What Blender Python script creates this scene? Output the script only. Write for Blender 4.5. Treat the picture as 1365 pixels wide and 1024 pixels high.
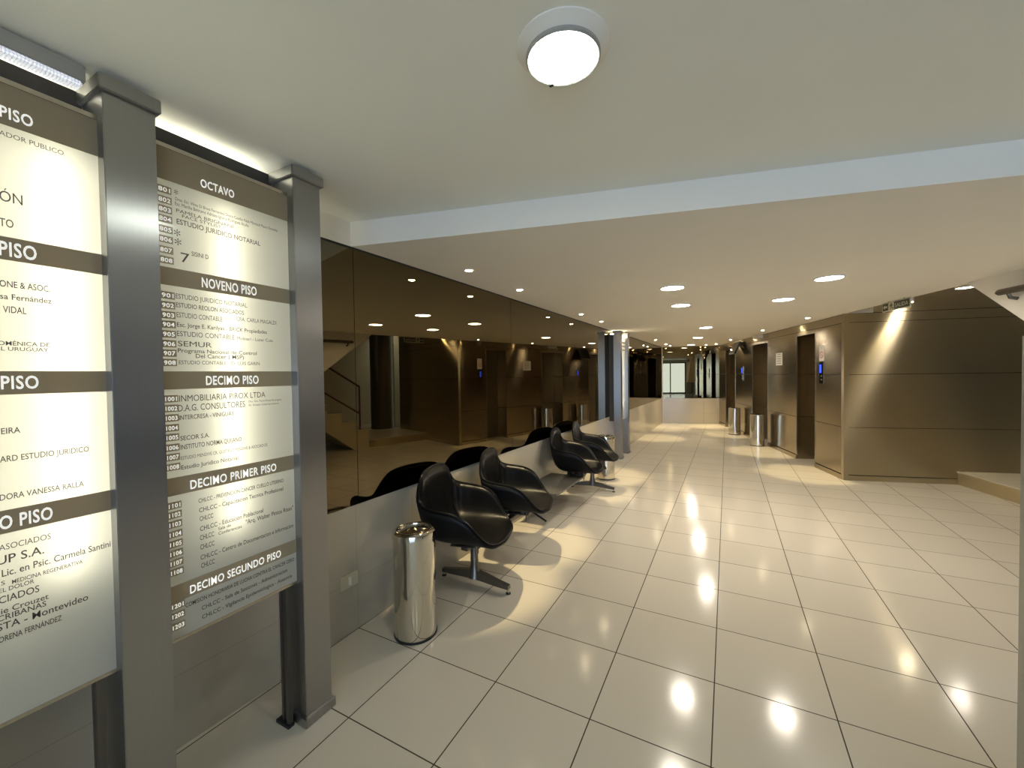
import bpy, bmesh, math, random
from mathutils import Vector, Matrix
random.seed(4)
for o in list(bpy.data.objects): bpy.data.objects.remove(o, do_unlink=True)
SC = bpy.context.scene
COL = SC.collection
PI = math.pi

# ------------------------------------------------------------------ camera
cam = bpy.data.objects.new('camera', bpy.data.cameras.new('camera'))
COL.objects.link(cam)
cam.data.sensor_fit = 'HORIZONTAL'
cam.data.sensor_width = 36.0
cam.data.lens = 36.0 * 540.73 / 1365.0
cam.data.clip_start = 0.02
_r = Vector((0.883428685949496, 0.4683479374980334, -0.014281676473190976))
_u = Vector((0.0022167192858492443, 0.026301785933248636, 0.9996515904115439))
_f = Vector((-0.46856039418324125, 0.8831525493922665, -0.022197556279595174))
_m = Matrix(((_r.x, _u.x, -_f.x, 0), (_r.y, _u.y, -_f.y, 0), (_r.z, _u.z, -_f.z, 1.58482), (0, 0, 0, 1)))
cam.matrix_world = _m
SC.camera = cam

# ------------------------------------------------------------------ world, daylight, exposure
w = bpy.data.worlds.new('street_daylight'); SC.world = w; w.use_nodes = True
bg = w.node_tree.nodes['Background']
bg.inputs[0].default_value = (0.58, 0.74, 1.0, 1); bg.inputs[1].default_value = 6.6
SC.view_settings.view_transform = 'Standard'
SC.view_settings.look = 'None'
SC.view_settings.gamma = 1.0
SC.view_settings.use_curve_mapping = False
SC.view_settings.exposure = 0.38
DOOR_X0, DOOR_X1, BACK_Y = 0.4, 5.4, -5.0
pl = bpy.data.lights.new('entrance_portal', 'AREA'); pl.shape = 'RECTANGLE'; pl.size = DOOR_X1 - DOOR_X0; pl.size_y = 2.3
po = bpy.data.objects.new('entrance_portal', pl); COL.objects.link(po)
po.location = ((DOOR_X0 + DOOR_X1) / 2, BACK_Y - 0.12, 1.2); po.rotation_euler = (math.radians(90), 0, 0)
pl.cycles.is_portal = True
# lamp strengths; the big one also drives two added fill lights
S_CFL, S_HAL, S_BIG, S_TUBE, S_BATTEN = 160.0, 3.6, 48.0, 11.0, 0.6

# ------------------------------------------------------------------ materials
def nt(name):
    m = bpy.data.materials.new(name); m.use_nodes = True
    return m, m.node_tree.nodes, m.node_tree.links, m.node_tree.nodes['Principled BSDF']
def mat(name, col, rough=0.5, metal=0.0, spec=0.5, coat=0.0, noise=0.0, nscale=30.0, bump=0.0):
    m, n, l, b = nt(name)
    b.inputs['Base Color'].default_value = (*col, 1); b.inputs['Roughness'].default_value = rough
    b.inputs['Metallic'].default_value = metal; b.inputs['Specular IOR Level'].default_value = spec
    b.inputs['Coat Weight'].default_value = coat
    if noise or bump:
        tc = n.new('ShaderNodeTexCoord'); nz = n.new('ShaderNodeTexNoise'); nz.inputs['Scale'].default_value = nscale
        nz.inputs['Detail'].default_value = 4
        l.new(tc.outputs['Object'], nz.inputs['Vector'])
        if noise:
            mx = n.new('ShaderNodeMix'); mx.data_type = 'RGBA'
            mx.inputs['A'].default_value = (*[c * (1 - noise) for c in col], 1)
            mx.inputs['B'].default_value = (*[min(1, c * (1 + noise)) for c in col], 1)
            l.new(nz.outputs['Fac'], mx.inputs['Factor']); l.new(mx.outputs['Result'], b.inputs['Base Color'])
        if bump:
            bp = n.new('ShaderNodeBump'); bp.inputs['Strength'].default_value = bump; bp.inputs['Distance'].default_value = 0.002
            l.new(nz.outputs['Fac'], bp.inputs['Height']); l.new(bp.outputs['Normal'], b.inputs['Normal'])
    return m
def emis(name, col, s):
    m, n, l, b = nt(name)
    b.inputs['Base Color'].default_value = (*[c * .8 for c in col], 1)
    b.inputs['Emission Color'].default_value = (*col, 1); b.inputs['Emission Strength'].default_value = s
    return m
def brushed(name, col, rough, aniso, horiz=True, streak=0.03, coat=0.0):
    m, n, l, b = nt(name)
    b.inputs['Metallic'].default_value = 1.0
    b.inputs['Anisotropic'].default_value = aniso
    b.inputs['Anisotropic Rotation'].default_value = 0.25 if horiz else 0.0
    tg = n.new('ShaderNodeTangent'); tg.direction_type = 'RADIAL'; tg.axis = 'Z'
    l.new(tg.outputs['Tangent'], b.inputs['Tangent'])
    tc = n.new('ShaderNodeTexCoord'); mp = n.new('ShaderNodeMapping'); nz = n.new('ShaderNodeTexNoise')
    mp.inputs['Scale'].default_value = (1.5, 1.5, 150) if horiz else (150, 150, 1.5)
    nz.inputs['Scale'].default_value = 1.0; nz.inputs['Detail'].default_value = 3
    l.new(tc.outputs['Object'], mp.inputs['Vector']); l.new(mp.outputs['Vector'], nz.inputs['Vector'])
    mx = n.new('ShaderNodeMix'); mx.data_type = 'RGBA'
    mx.inputs['A'].default_value = (*[c * (1 - streak) for c in col], 1)
    mx.inputs['B'].default_value = (*[min(1, c * (1 + streak)) for c in col], 1)
    l.new(nz.outputs['Fac'], mx.inputs['Factor']); l.new(mx.outputs['Result'], b.inputs['Base Color'])
    mr = n.new('ShaderNodeMapRange'); mr.inputs['To Min'].default_value = rough * .97; mr.inputs['To Max'].default_value = rough * 1.03
    l.new(nz.outputs['Fac'], mr.inputs['Value']); l.new(mr.outputs['Result'], b.inputs['Roughness'])
    return m
def tiles(name, axes, x0, y0, sx, sy, col, rough, line=(0.05, 0.035, 0.02), lw=0.0028, spec=0.5, var=0.06):
    """square tile grid computed from object coordinates on two axes"""
    m, n, l, b = nt(name)
    tc = n.new('ShaderNodeTexCoord'); sep = n.new('ShaderNodeSeparateXYZ'); l.new(tc.outputs['Object'], sep.inputs[0])
    def cell(ax, o, s):
        a = n.new('ShaderNodeMath'); a.operation = 'SUBTRACT'; l.new(sep.outputs[ax], a.inputs[0]); a.inputs[1].default_value = o
        d = n.new('ShaderNodeMath'); d.operation = 'DIVIDE'; l.new(a.outputs[0], d.inputs[0]); d.inputs[1].default_value = s
        f = n.new('ShaderNodeMath'); f.operation = 'FRACT'; l.new(d.outputs[0], f.inputs[0])
        c = n.new('ShaderNodeMath'); c.operation = 'SUBTRACT'; l.new(f.outputs[0], c.inputs[0]); c.inputs[1].default_value = .5
        e = n.new('ShaderNodeMath'); e.operation = 'ABSOLUTE'; l.new(c.outputs[0], e.inputs[0])
        g = n.new('ShaderNodeMath'); g.operation = 'GREATER_THAN'; l.new(e.outputs[0], g.inputs[0]); g.inputs[1].default_value = .5 - lw / s
        fl = n.new('ShaderNodeMath'); fl.operation = 'FLOOR'; l.new(d.outputs[0], fl.inputs[0])
        return g, fl
    g1, f1 = cell(axes[0], x0, sx); g2, f2 = cell(axes[1], y0, sy)
    mxm = n.new('ShaderNodeMath'); mxm.operation = 'MAXIMUM'; l.new(g1.outputs[0], mxm.inputs[0]); l.new(g2.outputs[0], mxm.inputs[1])
    cb = n.new('ShaderNodeCombineXYZ'); l.new(f1.outputs[0], cb.inputs[0]); l.new(f2.outputs[0], cb.inputs[1])
    wn = n.new('ShaderNodeTexWhiteNoise'); l.new(cb.outputs[0], wn.inputs['Vector'])
    nz = n.new('ShaderNodeTexNoise'); nz.inputs['Scale'].default_value = 160; nz.inputs['Detail'].default_value = 3; l.new(tc.outputs['Object'], nz.inputs['Vector'])
    av = n.new('ShaderNodeMath'); av.operation = 'ADD'; l.new(wn.outputs['Value'], av.inputs[0]); l.new(nz.outputs['Fac'], av.inputs[1])
    hf = n.new('ShaderNodeMath'); hf.operation = 'MULTIPLY'; l.new(av.outputs[0], hf.inputs[0]); hf.inputs[1].default_value = .5
    c1 = n.new('ShaderNodeMix'); c1.data_type = 'RGBA'
    c1.inputs['A'].default_value = (*[c * (1 - var) for c in col], 1); c1.inputs['B'].default_value = (*[c * (1 + var) for c in col], 1)
    l.new(hf.outputs[0], c1.inputs['Factor'])
    c2 = n.new('ShaderNodeMix'); c2.data_type = 'RGBA'; c2.inputs['B'].default_value = (*line, 1)
    l.new(c1.outputs['Result'], c2.inputs['A']); l.new(mxm.outputs[0], c2.inputs['Factor'])
    l.new(c2.outputs['Result'], b.inputs['Base Color'])
    rr = n.new('ShaderNodeMapRange'); rr.inputs['To Min'].default_value = rough; rr.inputs['To Max'].default_value = .7
    l.new(mxm.outputs[0], rr.inputs['Value']); l.new(rr.outputs['Result'], b.inputs['Roughness'])
    b.inputs['Specular IOR Level'].default_value = spec
    return m
M = {}
M['ceiling'] = mat('ceiling_paint', (0.88, 0.84, 0.76), .75, noise=.02, nscale=4)
M['ceiling_high'] = mat('lightened_ceiling_paint', (0.92, 0.92, 0.84), .75, noise=.02, nscale=4)  # ceiling paint made lighter, standing in for stronger light near the viewer
M['floor'] = tiles('polished_floor_tile', (0, 1), -1.5608, 1.2713, .5, .5, (0.55, 0.505, 0.42), .13, spec=.27)
M['wall_tile'] = tiles('beige_wall_tile', (1, 2), 1.27, .315, .5, .5, (0.43, 0.385, 0.305), .12, line=(.30, .26, .2), lw=.0016, spec=.5)
M['paint'] = mat('wall_paint', (0.62, 0.57, 0.47), .7, noise=.03, nscale=3)
M['stairpaint'] = mat('stair_paint', (0.50, 0.42, 0.28), .6, noise=.03, nscale=3)
M['mirror'] = mat('bronze_mirror_glass', (0.165, 0.132, 0.076), .008, metal=1.0)
M['dark'] = mat('dark_gap', (0.012, 0.010, 0.007), .6)
M['bronze'] = brushed('bronze_brushed_steel', (0.55, 0.47, 0.325), .31, 1.0, True)
M['bronze_lift'] = brushed('bronze_lift_steel', (0.44, 0.375, 0.27), .20, .95, True)
M['bronze_door'] = brushed('grey_brushed_steel', (0.36, 0.34, 0.30), .32, 1.0, True)
M['post'] = brushed('stainless_post', (0.38, 0.378, 0.375), .30, .85, False)
M['trim'] = mat('steel_trim', (0.55, 0.5, 0.42), .25, metal=1)
M['chrome'] = mat('polished_steel', (0.70, 0.67, 0.60), .07, metal=1)
M['chrome2'] = mat('brushed_lid_steel', (0.52, 0.49, 0.43), .16, metal=1)
M['vinyl'] = mat('black_vinyl', (0.003, 0.003, 0.0035), .34, spec=.13, bump=.15, nscale=120)
M['shell'] = mat('black_shell_plastic', (0.005, 0.005, 0.006), .42, spec=.2)
M['alu'] = mat('grey_cast_metal', (0.16, 0.145, 0.125), .38, metal=.9)
M['rubber'] = mat('black_rubber', (0.01, 0.01, 0.01), .6)
M['black'] = mat('black_plastic', (0.012, 0.012, 0.013), .3)
M['screen'] = mat('black_glass_screen', (0.004, 0.004, 0.005), .06)
M['table'] = mat('grey_laminate', (0.10, 0.095, 0.085), .16, noise=.1, nscale=8)
M['white'] = mat('white_plastic', (0.75, 0.73, 0.68), .4)
M['plate'] = mat('ivory_plastic', (0.55, 0.50, 0.36), .35)
M['paper'] = mat('white_paper', (0.78, 0.76, 0.72), .7)
M['ink'] = mat('dark_ink', (0.03, 0.028, 0.025), .6)
M['inkgrey'] = mat('grey_ink', (0.085, 0.075, 0.06), .6)
M['red'] = mat('red_ink', (0.45, 0.03, 0.02), .5)
M['green'] = mat('dull_green_sign', (0.05, 0.055, 0.03), .4)
M['signpale'] = mat('pale_sign_print', (0.62, 0.60, 0.50), .4)
M['rail'] = mat('dark_red_rail', (0.09, 0.022, 0.012), .35)
M['marble'] = mat('pale_stone_tread', (0.55, 0.49, 0.37), .25, noise=.06, nscale=12)
M['column'] = mat('dark_olive_cladding', (0.10, 0.085, 0.05), .38, metal=.5)
M['stairpanel'] = tiles('stair_wall_panel', (0, 2), .4, .0, 2.2, .76, (0.55, 0.46, 0.31), .4, line=(.16, .12, .07), lw=.006)
M['darkwall'] = mat('darkened_wall', (0.07, 0.06, 0.045), .5, noise=.1, nscale=5)  # unseen right wall, coloured dark so the steel posts reflect darkness
M['pier'] = mat('grey_satin_metal', (0.42, 0.41, 0.38), .4, metal=.4)
M['casing'] = mat('dark_casing', (0.035, 0.033, 0.032), .45)
M['boxwhite'] = mat('white_box_inside', (0.22, 0.215, 0.19), .7)
M['blue'] = emis('blue_display', (0.02, 0.06, 1.0), 1.6)
M['lamp_cfl'] = emis('warm_lamp', (1.0, 0.91, 0.77), S_CFL)
M['lamp_hal'] = emis('halogen_lamp', (1.0, 0.82, 0.52), 170)
M['lamp_wall'] = emis('wall_spot_lamp', (1.0, 0.86, 0.55), 420)
M['lamp_big'] = emis('frosted_lamp_glass', (0.93, 1.0, 0.90), S_BIG)
M['tube_bright'] = emis('bright_fluorescent_tube', (1.0, 0.9, 0.66), 60)
M['tube'] = emis('fluorescent_tube', (1.0, 0.97, 0.80), S_TUBE)
M['header_letter'] = emis('lit_header_letters', (1.0, 0.98, 0.90), .45)
def _panel():
    m, n, l, b = nt('frosted_sign_panel'); out = n['Material Output']
    t = n.new('ShaderNodeBsdfTranslucent'); t.inputs[0].default_value = (0.80, 0.78, 0.68, 1)
    d = n.new('ShaderNodeBsdfDiffuse'); d.inputs[0].default_value = (0.80, 0.78, 0.70, 1)
    g = n.new('ShaderNodeBsdfGlossy'); g.inputs[0].default_value = (1, 1, 1, 1); g.inputs['Roughness'].default_value = .12
    a = n.new('ShaderNodeMixShader'); a.inputs[0].default_value = .38
    l.new(t.outputs[0], a.inputs[1]); l.new(d.outputs[0], a.inputs[2])
    fr = n.new('ShaderNodeFresnel'); fr.inputs[0].default_value = 1.45
    c = n.new('ShaderNodeMixShader'); l.new(fr.outputs[0], c.inputs[0]); l.new(a.outputs[0], c.inputs[1]); l.new(g.outputs[0], c.inputs[2])
    l.new(c.outputs[0], out.inputs['Surface']); n.remove(b)
    return m
M['panel'] = _panel()
def _band():
    m, n, l, b = nt('brown_header_film'); out = n['Material Output']
    t = n.new('ShaderNodeBsdfTranslucent'); t.inputs[0].default_value = (0.30, 0.22, 0.12, 1)
    b.inputs['Base Color'].default_value = (0.50, 0.41, 0.27, 1); b.inputs['Roughness'].default_value = .25
    a = n.new('ShaderNodeMixShader'); a.inputs[0].default_value = .6
    l.new(t.outputs[0], a.inputs[1]); l.new(b.outputs[0], a.inputs[2]); l.new(a.outputs[0], out.inputs['Surface'])
    return m
M['band'] = _band()
def _glass():
    m, n, l, b = nt('thin_window_glass'); out = n['Material Output']
    t = n.new('ShaderNodeBsdfTransparent'); t.inputs[0].default_value = (.93, .95, .96, 1)
    g = n.new('ShaderNodeBsdfGlossy'); g.inputs['Roughness'].default_value = .01
    a = n.new('ShaderNodeMixShader'); a.inputs[0].default_value = .06
    l.new(t.outputs[0], a.inputs[1]); l.new(g.outputs[0], a.inputs[2]); l.new(a.outputs[0], out.inputs['Surface']); n.remove(b)
    return m
M['glass'] = _glass()
def _batten():
    m, n, l, b = nt('prismatic_diffuser'); 
    tc = n.new('ShaderNodeTexCoord'); wv = n.new('ShaderNodeTexWave'); wv.wave_type = 'BANDS'; wv.bands_direction = 'Y'
    wv.inputs['Scale'].default_value = 45; wv.inputs['Distortion'].default_value = 5; wv.inputs['Detail'].default_value = 2
    l.new(tc.outputs['Object'], wv.inputs['Vector'])
    mr = n.new('ShaderNodeMapRange'); mr.inputs['To Min'].default_value = S_BATTEN * .25; mr.inputs['To Max'].default_value = S_BATTEN
    l.new(wv.outputs['Fac'], mr.inputs['Value']); l.new(mr.outputs['Result'], b.inputs['Emission Strength'])
    b.inputs['Emission Color'].default_value = (.86, .9, 1, 1); b.inputs['Base Color'].default_value = (.8, .8, .82, 1); b.inputs['Roughness'].default_value = .2
    return m
M['batten'] = _batten()

# ------------------------------------------------------------------ mesh helpers
class MB:
    def __init__(s): s.bm = bmesh.new()
    def box(s, x0, x1, y0, y1, z0, z1, mx=None, bev=0.0):
        vs = [Vector((x, y, z)) for z in (z0, z1) for y in (y0, y1) for x in (x0, x1)]
        b = [s.bm.verts.new(mx @ v if mx else v) for v in vs]
        fs = [s.bm.faces.new([b[i] for i in q]) for q in ((0, 2, 3, 1), (4, 5, 7, 6), (0, 1, 5, 4), (2, 6, 7, 3), (0, 4, 6, 2), (1, 3, 7, 5))]
        if mx and mx.determinant() < 0:
            for f in fs: f.normal_flip()
        if bev: bmesh.ops.bevel(s.bm, geom=list({e for f in fs for e in f.edges}), offset=bev, segments=2, affect='EDGES')
        return s
    def quad(s, *pts):
        s.bm.faces.new([s.bm.verts.new(Vector(p)) for p in pts]); return s
    def prism(s, poly, z0, z1):
        a = [s.bm.verts.new((p[0], p[1], z0)) for p in poly]; b = [s.bm.verts.new((p[0], p[1], z1)) for p in poly]
        n = len(poly); s.bm.faces.new(a[::-1]); s.bm.faces.new(b)
        for i in range(n): s.bm.faces.new((a[i], a[(i + 1) % n], b[(i + 1) % n], b[i]))
        return s
    def extrude(s, poly, vec):
        """planar polygon of 3D points swept by a vector"""
        v = Vector(vec); a = [s.bm.verts.new(Vector(p)) for p in poly]; b = [s.bm.verts.new(Vector(p) + v) for p in poly]
        n = len(poly); fs = [s.bm.faces.new(a[::-1]), s.bm.faces.new(b)]
        for i in range(n): fs.append(s.bm.faces.new((a[i], a[(i + 1) % n], b[(i + 1) % n], b[i])))
        bmesh.ops.recalc_face_normals(s.bm, faces=fs)
        return s
    def lathe(s, prof, c=(0, 0, 0), seg=32, mx=None, smooth=True):
        """profile of (radius, z); closed at zero radius"""
        c = Vector(c); rings = []
        for r, z in prof:
            if r < 1e-6:
                p = c + Vector((0, 0, z)); rings.append([s.bm.verts.new(mx @ p if mx else p)])
            else:
                ring = []
                for k in range(seg):
                    a = 2 * PI * k / seg; p = c + Vector((r * math.cos(a), r * math.sin(a), z)); ring.append(s.bm.verts.new(mx @ p if mx else p))
                rings.append(ring)
        fs = []
        for a, b in zip(rings, rings[1:]):
            for k in range(seg):
                k2 = (k + 1) % seg
                if len(a) == 1 and len(b) == 1: break
                if len(a) == 1: f = (a[0], b[k2], b[k])
                elif len(b) == 1: f = (a[k], a[k2], b[0])
                else: f = (a[k], a[k2], b[k2], b[k])
                fs.append(s.bm.faces.new(f))
        bmesh.ops.recalc_face_normals(s.bm, faces=fs)
        for f in fs: f.smooth = smooth
        return s
    def tube(s, pts, r, seg=10, cap=True):
        pts = [Vector(p) for p in pts]; rs = r if isinstance(r, (list, tuple)) else [r] * len(pts); rings = []
        for i, p in enumerate(pts):
            t = (pts[min(i + 1, len(pts) - 1)] - pts[max(i - 1, 0)]).normalized()
            h = Vector((0, 0, 1)) if abs(t.z) < .9 else Vector((1, 0, 0))
            a = t.cross(h).normalized(); b = a.cross(t)
            rings.append([s.bm.verts.new(p + (a * math.cos(q) + b * math.sin(q)) * rs[i]) for q in [2 * PI * k / seg for k in range(seg)]])
        fs = []
        for a, b in zip(rings, rings[1:]):
            for k in range(seg): fs.append(s.bm.faces.new((a[k], a[(k + 1) % seg], b[(k + 1) % seg], b[k])))
        for f in fs: f.smooth = True
        if cap: fs += [s.bm.faces.new(rings[0][::-1]), s.bm.faces.new(rings[-1])]
        bmesh.ops.recalc_face_normals(s.bm, faces=fs)
        return s
    def build(s, name, m, parent=None, local=None):
        me = bpy.data.meshes.new(name)
        if local is not None: bmesh.ops.transform(s.bm, matrix=local, verts=s.bm.verts)
        s.bm.to_mesh(me); s.bm.free(); me.set_sharp_from_angle(angle=math.radians(42))
        o = bpy.data.objects.new(name, me); COL.objects.link(o)
        for x in (m if isinstance(m, (list, tuple)) else [m]): me.materials.append(M[x])
        if parent: o.parent = parent
        return o
def thing(name, label, cat, loc=(0, 0, 0), rz=0, group=None):
    o = bpy.data.objects.new(name, None); COL.objects.link(o); o.empty_display_size = .1
    o.location = loc; o.rotation_euler = (0, 0, rz)
    return tag(o, label, cat, group)
def tag(o, label, cat, group=None):
    o['label'] = label; o['category'] = cat
    if group: o['group'] = group
    return o
def struct(o):
    o['kind'] = 'structure'; return o
def dup(root, loc, rz, label, group=None):
    r = root.copy(); COL.objects.link(r); r.location = loc; r.rotation_euler = (0, 0, rz); r['label'] = label
    if group: r['group'] = group
    for ch in list(root.children):
        c = ch.copy(); COL.objects.link(c); c.parent = r
        for g in ch.children:
            d = g.copy(); COL.objects.link(d); d.parent = c
    return r
_font_cache = {}
def text_into(bm, s, mx, wd, ht, style='n', mi=0):
    """lettering fitted to a width and a cap height; local x = reading direction, y = up"""
    key = (s, style)
    if key not in _font_cache:
        cu = bpy.data.curves.new('lettering', 'FONT'); cu.body = s; cu.size = 1; cu.resolution_u = 3
        cu.offset = {'n': 0.0, 'b': .008, 'h': .018}[style]; cu.extrude = 0.0
        if style == 'h': cu.space_character = 1.08
        ob = bpy.data.objects.new('lettering', cu); COL.objects.link(ob)
        dg = bpy.context.evaluated_depsgraph_get(); dg.update()
        me = bpy.data.meshes.new_from_object(ob.evaluated_get(dg))
        vs = [v.co.copy() for v in me.vertices]; ps = [tuple(p.vertices) for p in me.polygons]
        bpy.data.objects.remove(ob); bpy.data.curves.remove(cu); bpy.data.meshes.remove(me)
        _font_cache[key] = (vs, ps)
    vs, ps = _font_cache[key]
    if not vs: return
    x0 = min(v.x for v in vs); x1 = max(v.x for v in vs); cap = .729
    if s == '*': y0 = min(v.y for v in vs); cap = max(v.y for v in vs) - y0
    else: y0 = 0
    nv = [bm.verts.new(mx @ Vector(((v.x - x0) / (x1 - x0) * wd, (v.y - y0) / cap * ht, 0))) for v in vs]
    for p in ps:
        try: bm.faces.new([nv[i] for i in p]).material_index = mi
        except ValueError: pass
TEXT_B=[('h', 'OCTAVO', 0.811, 2.304, 0.117, 0.031),
 ('n', '*', 0.728, 2.2445, 0.012, 0.019),
 ('n', 'Dres. Esc. Vilma Di Brava Fernandez Silvana Castillo Pablo Marescal Mauro Dondelas', 0.731, 2.2245, 0.373, 0.012),
 ('n', 'Esc. Martha Beltrame Adriana Ignacia Rodriguez Acuña', 0.73, 2.207, 0.251, 0.013),
 ('n', 'PAMELA BRIGNANI', 0.733, 2.1835, 0.188, 0.013),
 ('n', 'FACE STYLIST', 0.75, 2.169, 0.129, 0.012),
 ('b', 'ESTUDIO JURIDICO NOTARIAL', 0.733, 2.1425, 0.294, 0.019),
 ('n', '*', 0.724, 2.0975, 0.019, 0.025),
 ('n', '*', 0.725, 2.0655, 0.02, 0.025),
 ('n', '7', 0.742, 2.009, 0.027, 0.036),
 ('b', 'SISINI D', 0.776, 2.039, 0.055, 0.017),
 ('h', 'NOVENO PISO', 0.805, 1.9305, 0.2, 0.037),
 ('n', 'ESTUDIO JURIDICO NOTARIAL', 0.723, 1.8755, 0.243, 0.018),
 ('b', 'ESTUDIO REOLON ASOCIADOS', 0.723, 1.8445, 0.23, 0.017),
 ('n', 'ESTUDIO CONTABLE', 0.724, 1.8085, 0.149, 0.019),
 ('n', '——', 0.881, 1.818, 0.038, 0.016),
 ('n', 'CRA. CARLA MAGALDI', 0.924, 1.818, 0.162, 0.017),
 ('b', 'Esc. Jorge E. Karilyas - BRICK Propiedades', 0.724, 1.775, 0.32, 0.016),
 ('n', 'ESTUDIO CONTABLE', 0.723, 1.7415, 0.192, 0.019),
 ('n', 'Molinari - Luzer Cuta', 0.925, 1.742, 0.144, 0.013),
 ('n', 'SEMUR', 0.725, 1.7055, 0.108, 0.02),
 ('b', 'Programa Nacional de Control', 0.724, 1.683, 0.275, 0.015),
 ('b', 'Del Cancer ( MSP)', 0.779, 1.6645, 0.169, 0.016),
 ('n', 'ESTUDIO CONTABLE - Cr. LUIS GARIN', 0.726, 1.641, 0.284, 0.014),
 ('h', 'DECIMO PISO', 0.809, 1.564, 0.194, 0.035),
 ('n', 'INMOBILIARIA PIROX LTDA', 0.723, 1.506, 0.307, 0.024),
 ('n', 'D.A.G. CONSULTORES', 0.719, 1.471, 0.228, 0.025),
 ('n', 'Dra. Gra. Paola Rosas Rodriguez', 0.962, 1.488, 0.138, 0.008),
 ('n', 'Dr. Gonzalo Gutierrez Iantorno', 0.962, 1.4725, 0.126, 0.008),
 ('b', 'INTERCRESA - VINIGUAY', 0.721, 1.4405, 0.184, 0.017),
 ('b', 'SECOR S.A.', 0.723, 1.366, 0.093, 0.017),
 ('b', 'INSTITUTO NORMA QUIJANO', 0.723, 1.3335, 0.207, 0.018),
 ('n', 'ESTUDIO MENDIVE CR. GUSTAVO MENDIVE & ASOCIADOS', 0.723, 1.2965, 0.309, 0.013),
 ('b', 'Estudio Juridico Notarial', 0.723, 1.2615, 0.192, 0.016),
 ('h', 'DECIMO PRIMER PISO', 0.748, 1.1845, 0.32, 0.033),
 ('b', 'CHLCC - PREVENCION CANCER CUELLO UTERINO', 0.773, 1.1265, 0.326, 0.016),
 ('b', 'CHLCC - Capacitacion Tecnica Profesional', 0.774, 1.0905, 0.323, 0.017),
 ('b', 'CHLCC', 0.775, 1.0575, 0.045, 0.018),
 ('b', 'CHLCC - Educacion Poblacional', 0.775, 1.02, 0.233, 0.018),
 ('b', 'Sala de', 0.836, 1.0025, 0.045, 0.012),
 ('b', 'Conferencias', 0.836, 0.984, 0.085, 0.013),
 ('b', 'CHLCC', 0.774, 0.986, 0.047, 0.019),
 ('b', '"Arq. Walter Pintos Risso"', 0.937, 0.9915, 0.204, 0.019),
 ('b', 'CHLCC', 0.774, 0.9505, 0.047, 0.019),
 ('b', 'CHLCC - Centro de Documentacion e Informacion', 0.774, 0.9125, 0.365, 0.018),
 ('b', 'CHLCC', 0.775, 0.881, 0.045, 0.019),
 ('h', 'DECIMO SEGUNDO PISO', 0.737, 0.803, 0.341, 0.031),
 ('b', 'COMISION HONORARIA DE LUCHA CONTRA EL CANCER CERO', 0.722, 0.7585, 0.417, 0.016),
 ('b', 'CHLCC - Sala de Sesiones - Administracion', 0.773, 0.7235, 0.333, 0.016),
 ('b', 'CHLCC - Vigilancia Epidemiologica - Asesoria', 0.773, 0.6895, 0.354, 0.016)]
TEXT_A=[('h', 'PISO', 0.338, 2.3035, 0.06, 0.032),
 ('n', 'ADOR PUBLICO', 0.336, 2.2535, 0.121, 0.014),
 ('n', 'ÓN', 0.332, 2.0765, 0.041, 0.03),
 ('b', 'TO', 0.33, 2.008, 0.025, 0.023),
 ('h', 'PISO', 0.327, 1.929, 0.068, 0.04),
 ('b', 'ONE & ASOC.', 0.326, 1.8445, 0.093, 0.018),
 ('b', 'sa Fernández', 0.326, 1.811, 0.095, 0.016),
 ('b', 'VIDAL', 0.33, 1.7745, 0.042, 0.019),
 ('b', 'OMÉNICA DE', 0.319, 1.6855, 0.095, 0.012),
 ('b', 'L URUGUAY', 0.324, 1.671, 0.087, 0.011),
 ('h', 'PISO', 0.321, 1.5665, 0.068, 0.037),
 ('b', 'EIRA', 0.318, 1.4445, 0.034, 0.017),
 ('b', 'ARD ESTUDIO JURIDICO', 0.314, 1.3685, 0.173, 0.017),
 ('b', 'DORA VANESSA RALLA', 0.311, 1.265, 0.162, 0.017),
 ('h', 'O PISO', 0.308, 1.187, 0.098, 0.037),
 ('n', 'ASOCIADOS', 0.306, 1.1295, 0.095, 0.017),
 ('b', 'UP S.A.', 0.301, 1.0925, 0.086, 0.024),
 ('b', 'Lic. en Psic. Carmela Santini', 0.309, 1.058, 0.219, 0.02),
 ('b', 'S', 0.307, 1.0355, 0.007, 0.012),
 ('b', 'MEDICINA REGENERATIVA', 0.326, 1.031, 0.138, 0.012),
 ('b', 'EL DOLOR', 0.303, 1.016, 0.063, 0.012),
 ('b', 'CIADOS', 0.302, 0.987, 0.073, 0.02),
 ('b', 'ie Crouzet', 0.305, 0.958, 0.087, 0.016),
 ('b', 'CRIBANAS', 0.298, 0.9395, 0.089, 0.016),
 ('b', 'STA - Montevideo', 0.297, 0.914, 0.176, 0.02),
 ('b', 'ORENA FERNÁNDEZ', 0.299, 0.882, 0.117, 0.016)]
PLATES=[('801', 2.25), ('802', 2.214), ('803', 2.181), ('804', 2.148), ('805', 2.112), ('806', 2.077), ('807', 2.04), ('808', 2.005), ('901', 1.882), ('902', 1.847), ('903', 1.813), ('904', 1.78), ('905', 1.746), ('906', 1.712), ('907', 1.679), ('908', 1.646), ('1001', 1.518), ('1002', 1.484), ('1003', 1.45), ('1004', 1.415), ('1005', 1.381), ('1006', 1.345), ('1007', 1.311), ('1008', 1.276), ('1101', 1.139), ('1102', 1.106), ('1103', 1.072), ('1104', 1.037), ('1105', 1.002), ('1106', 0.968), ('1107', 0.934), ('1108', 0.901), ('1201', 0.78), ('1202', 0.745), ('1203', 0.706)]
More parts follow.
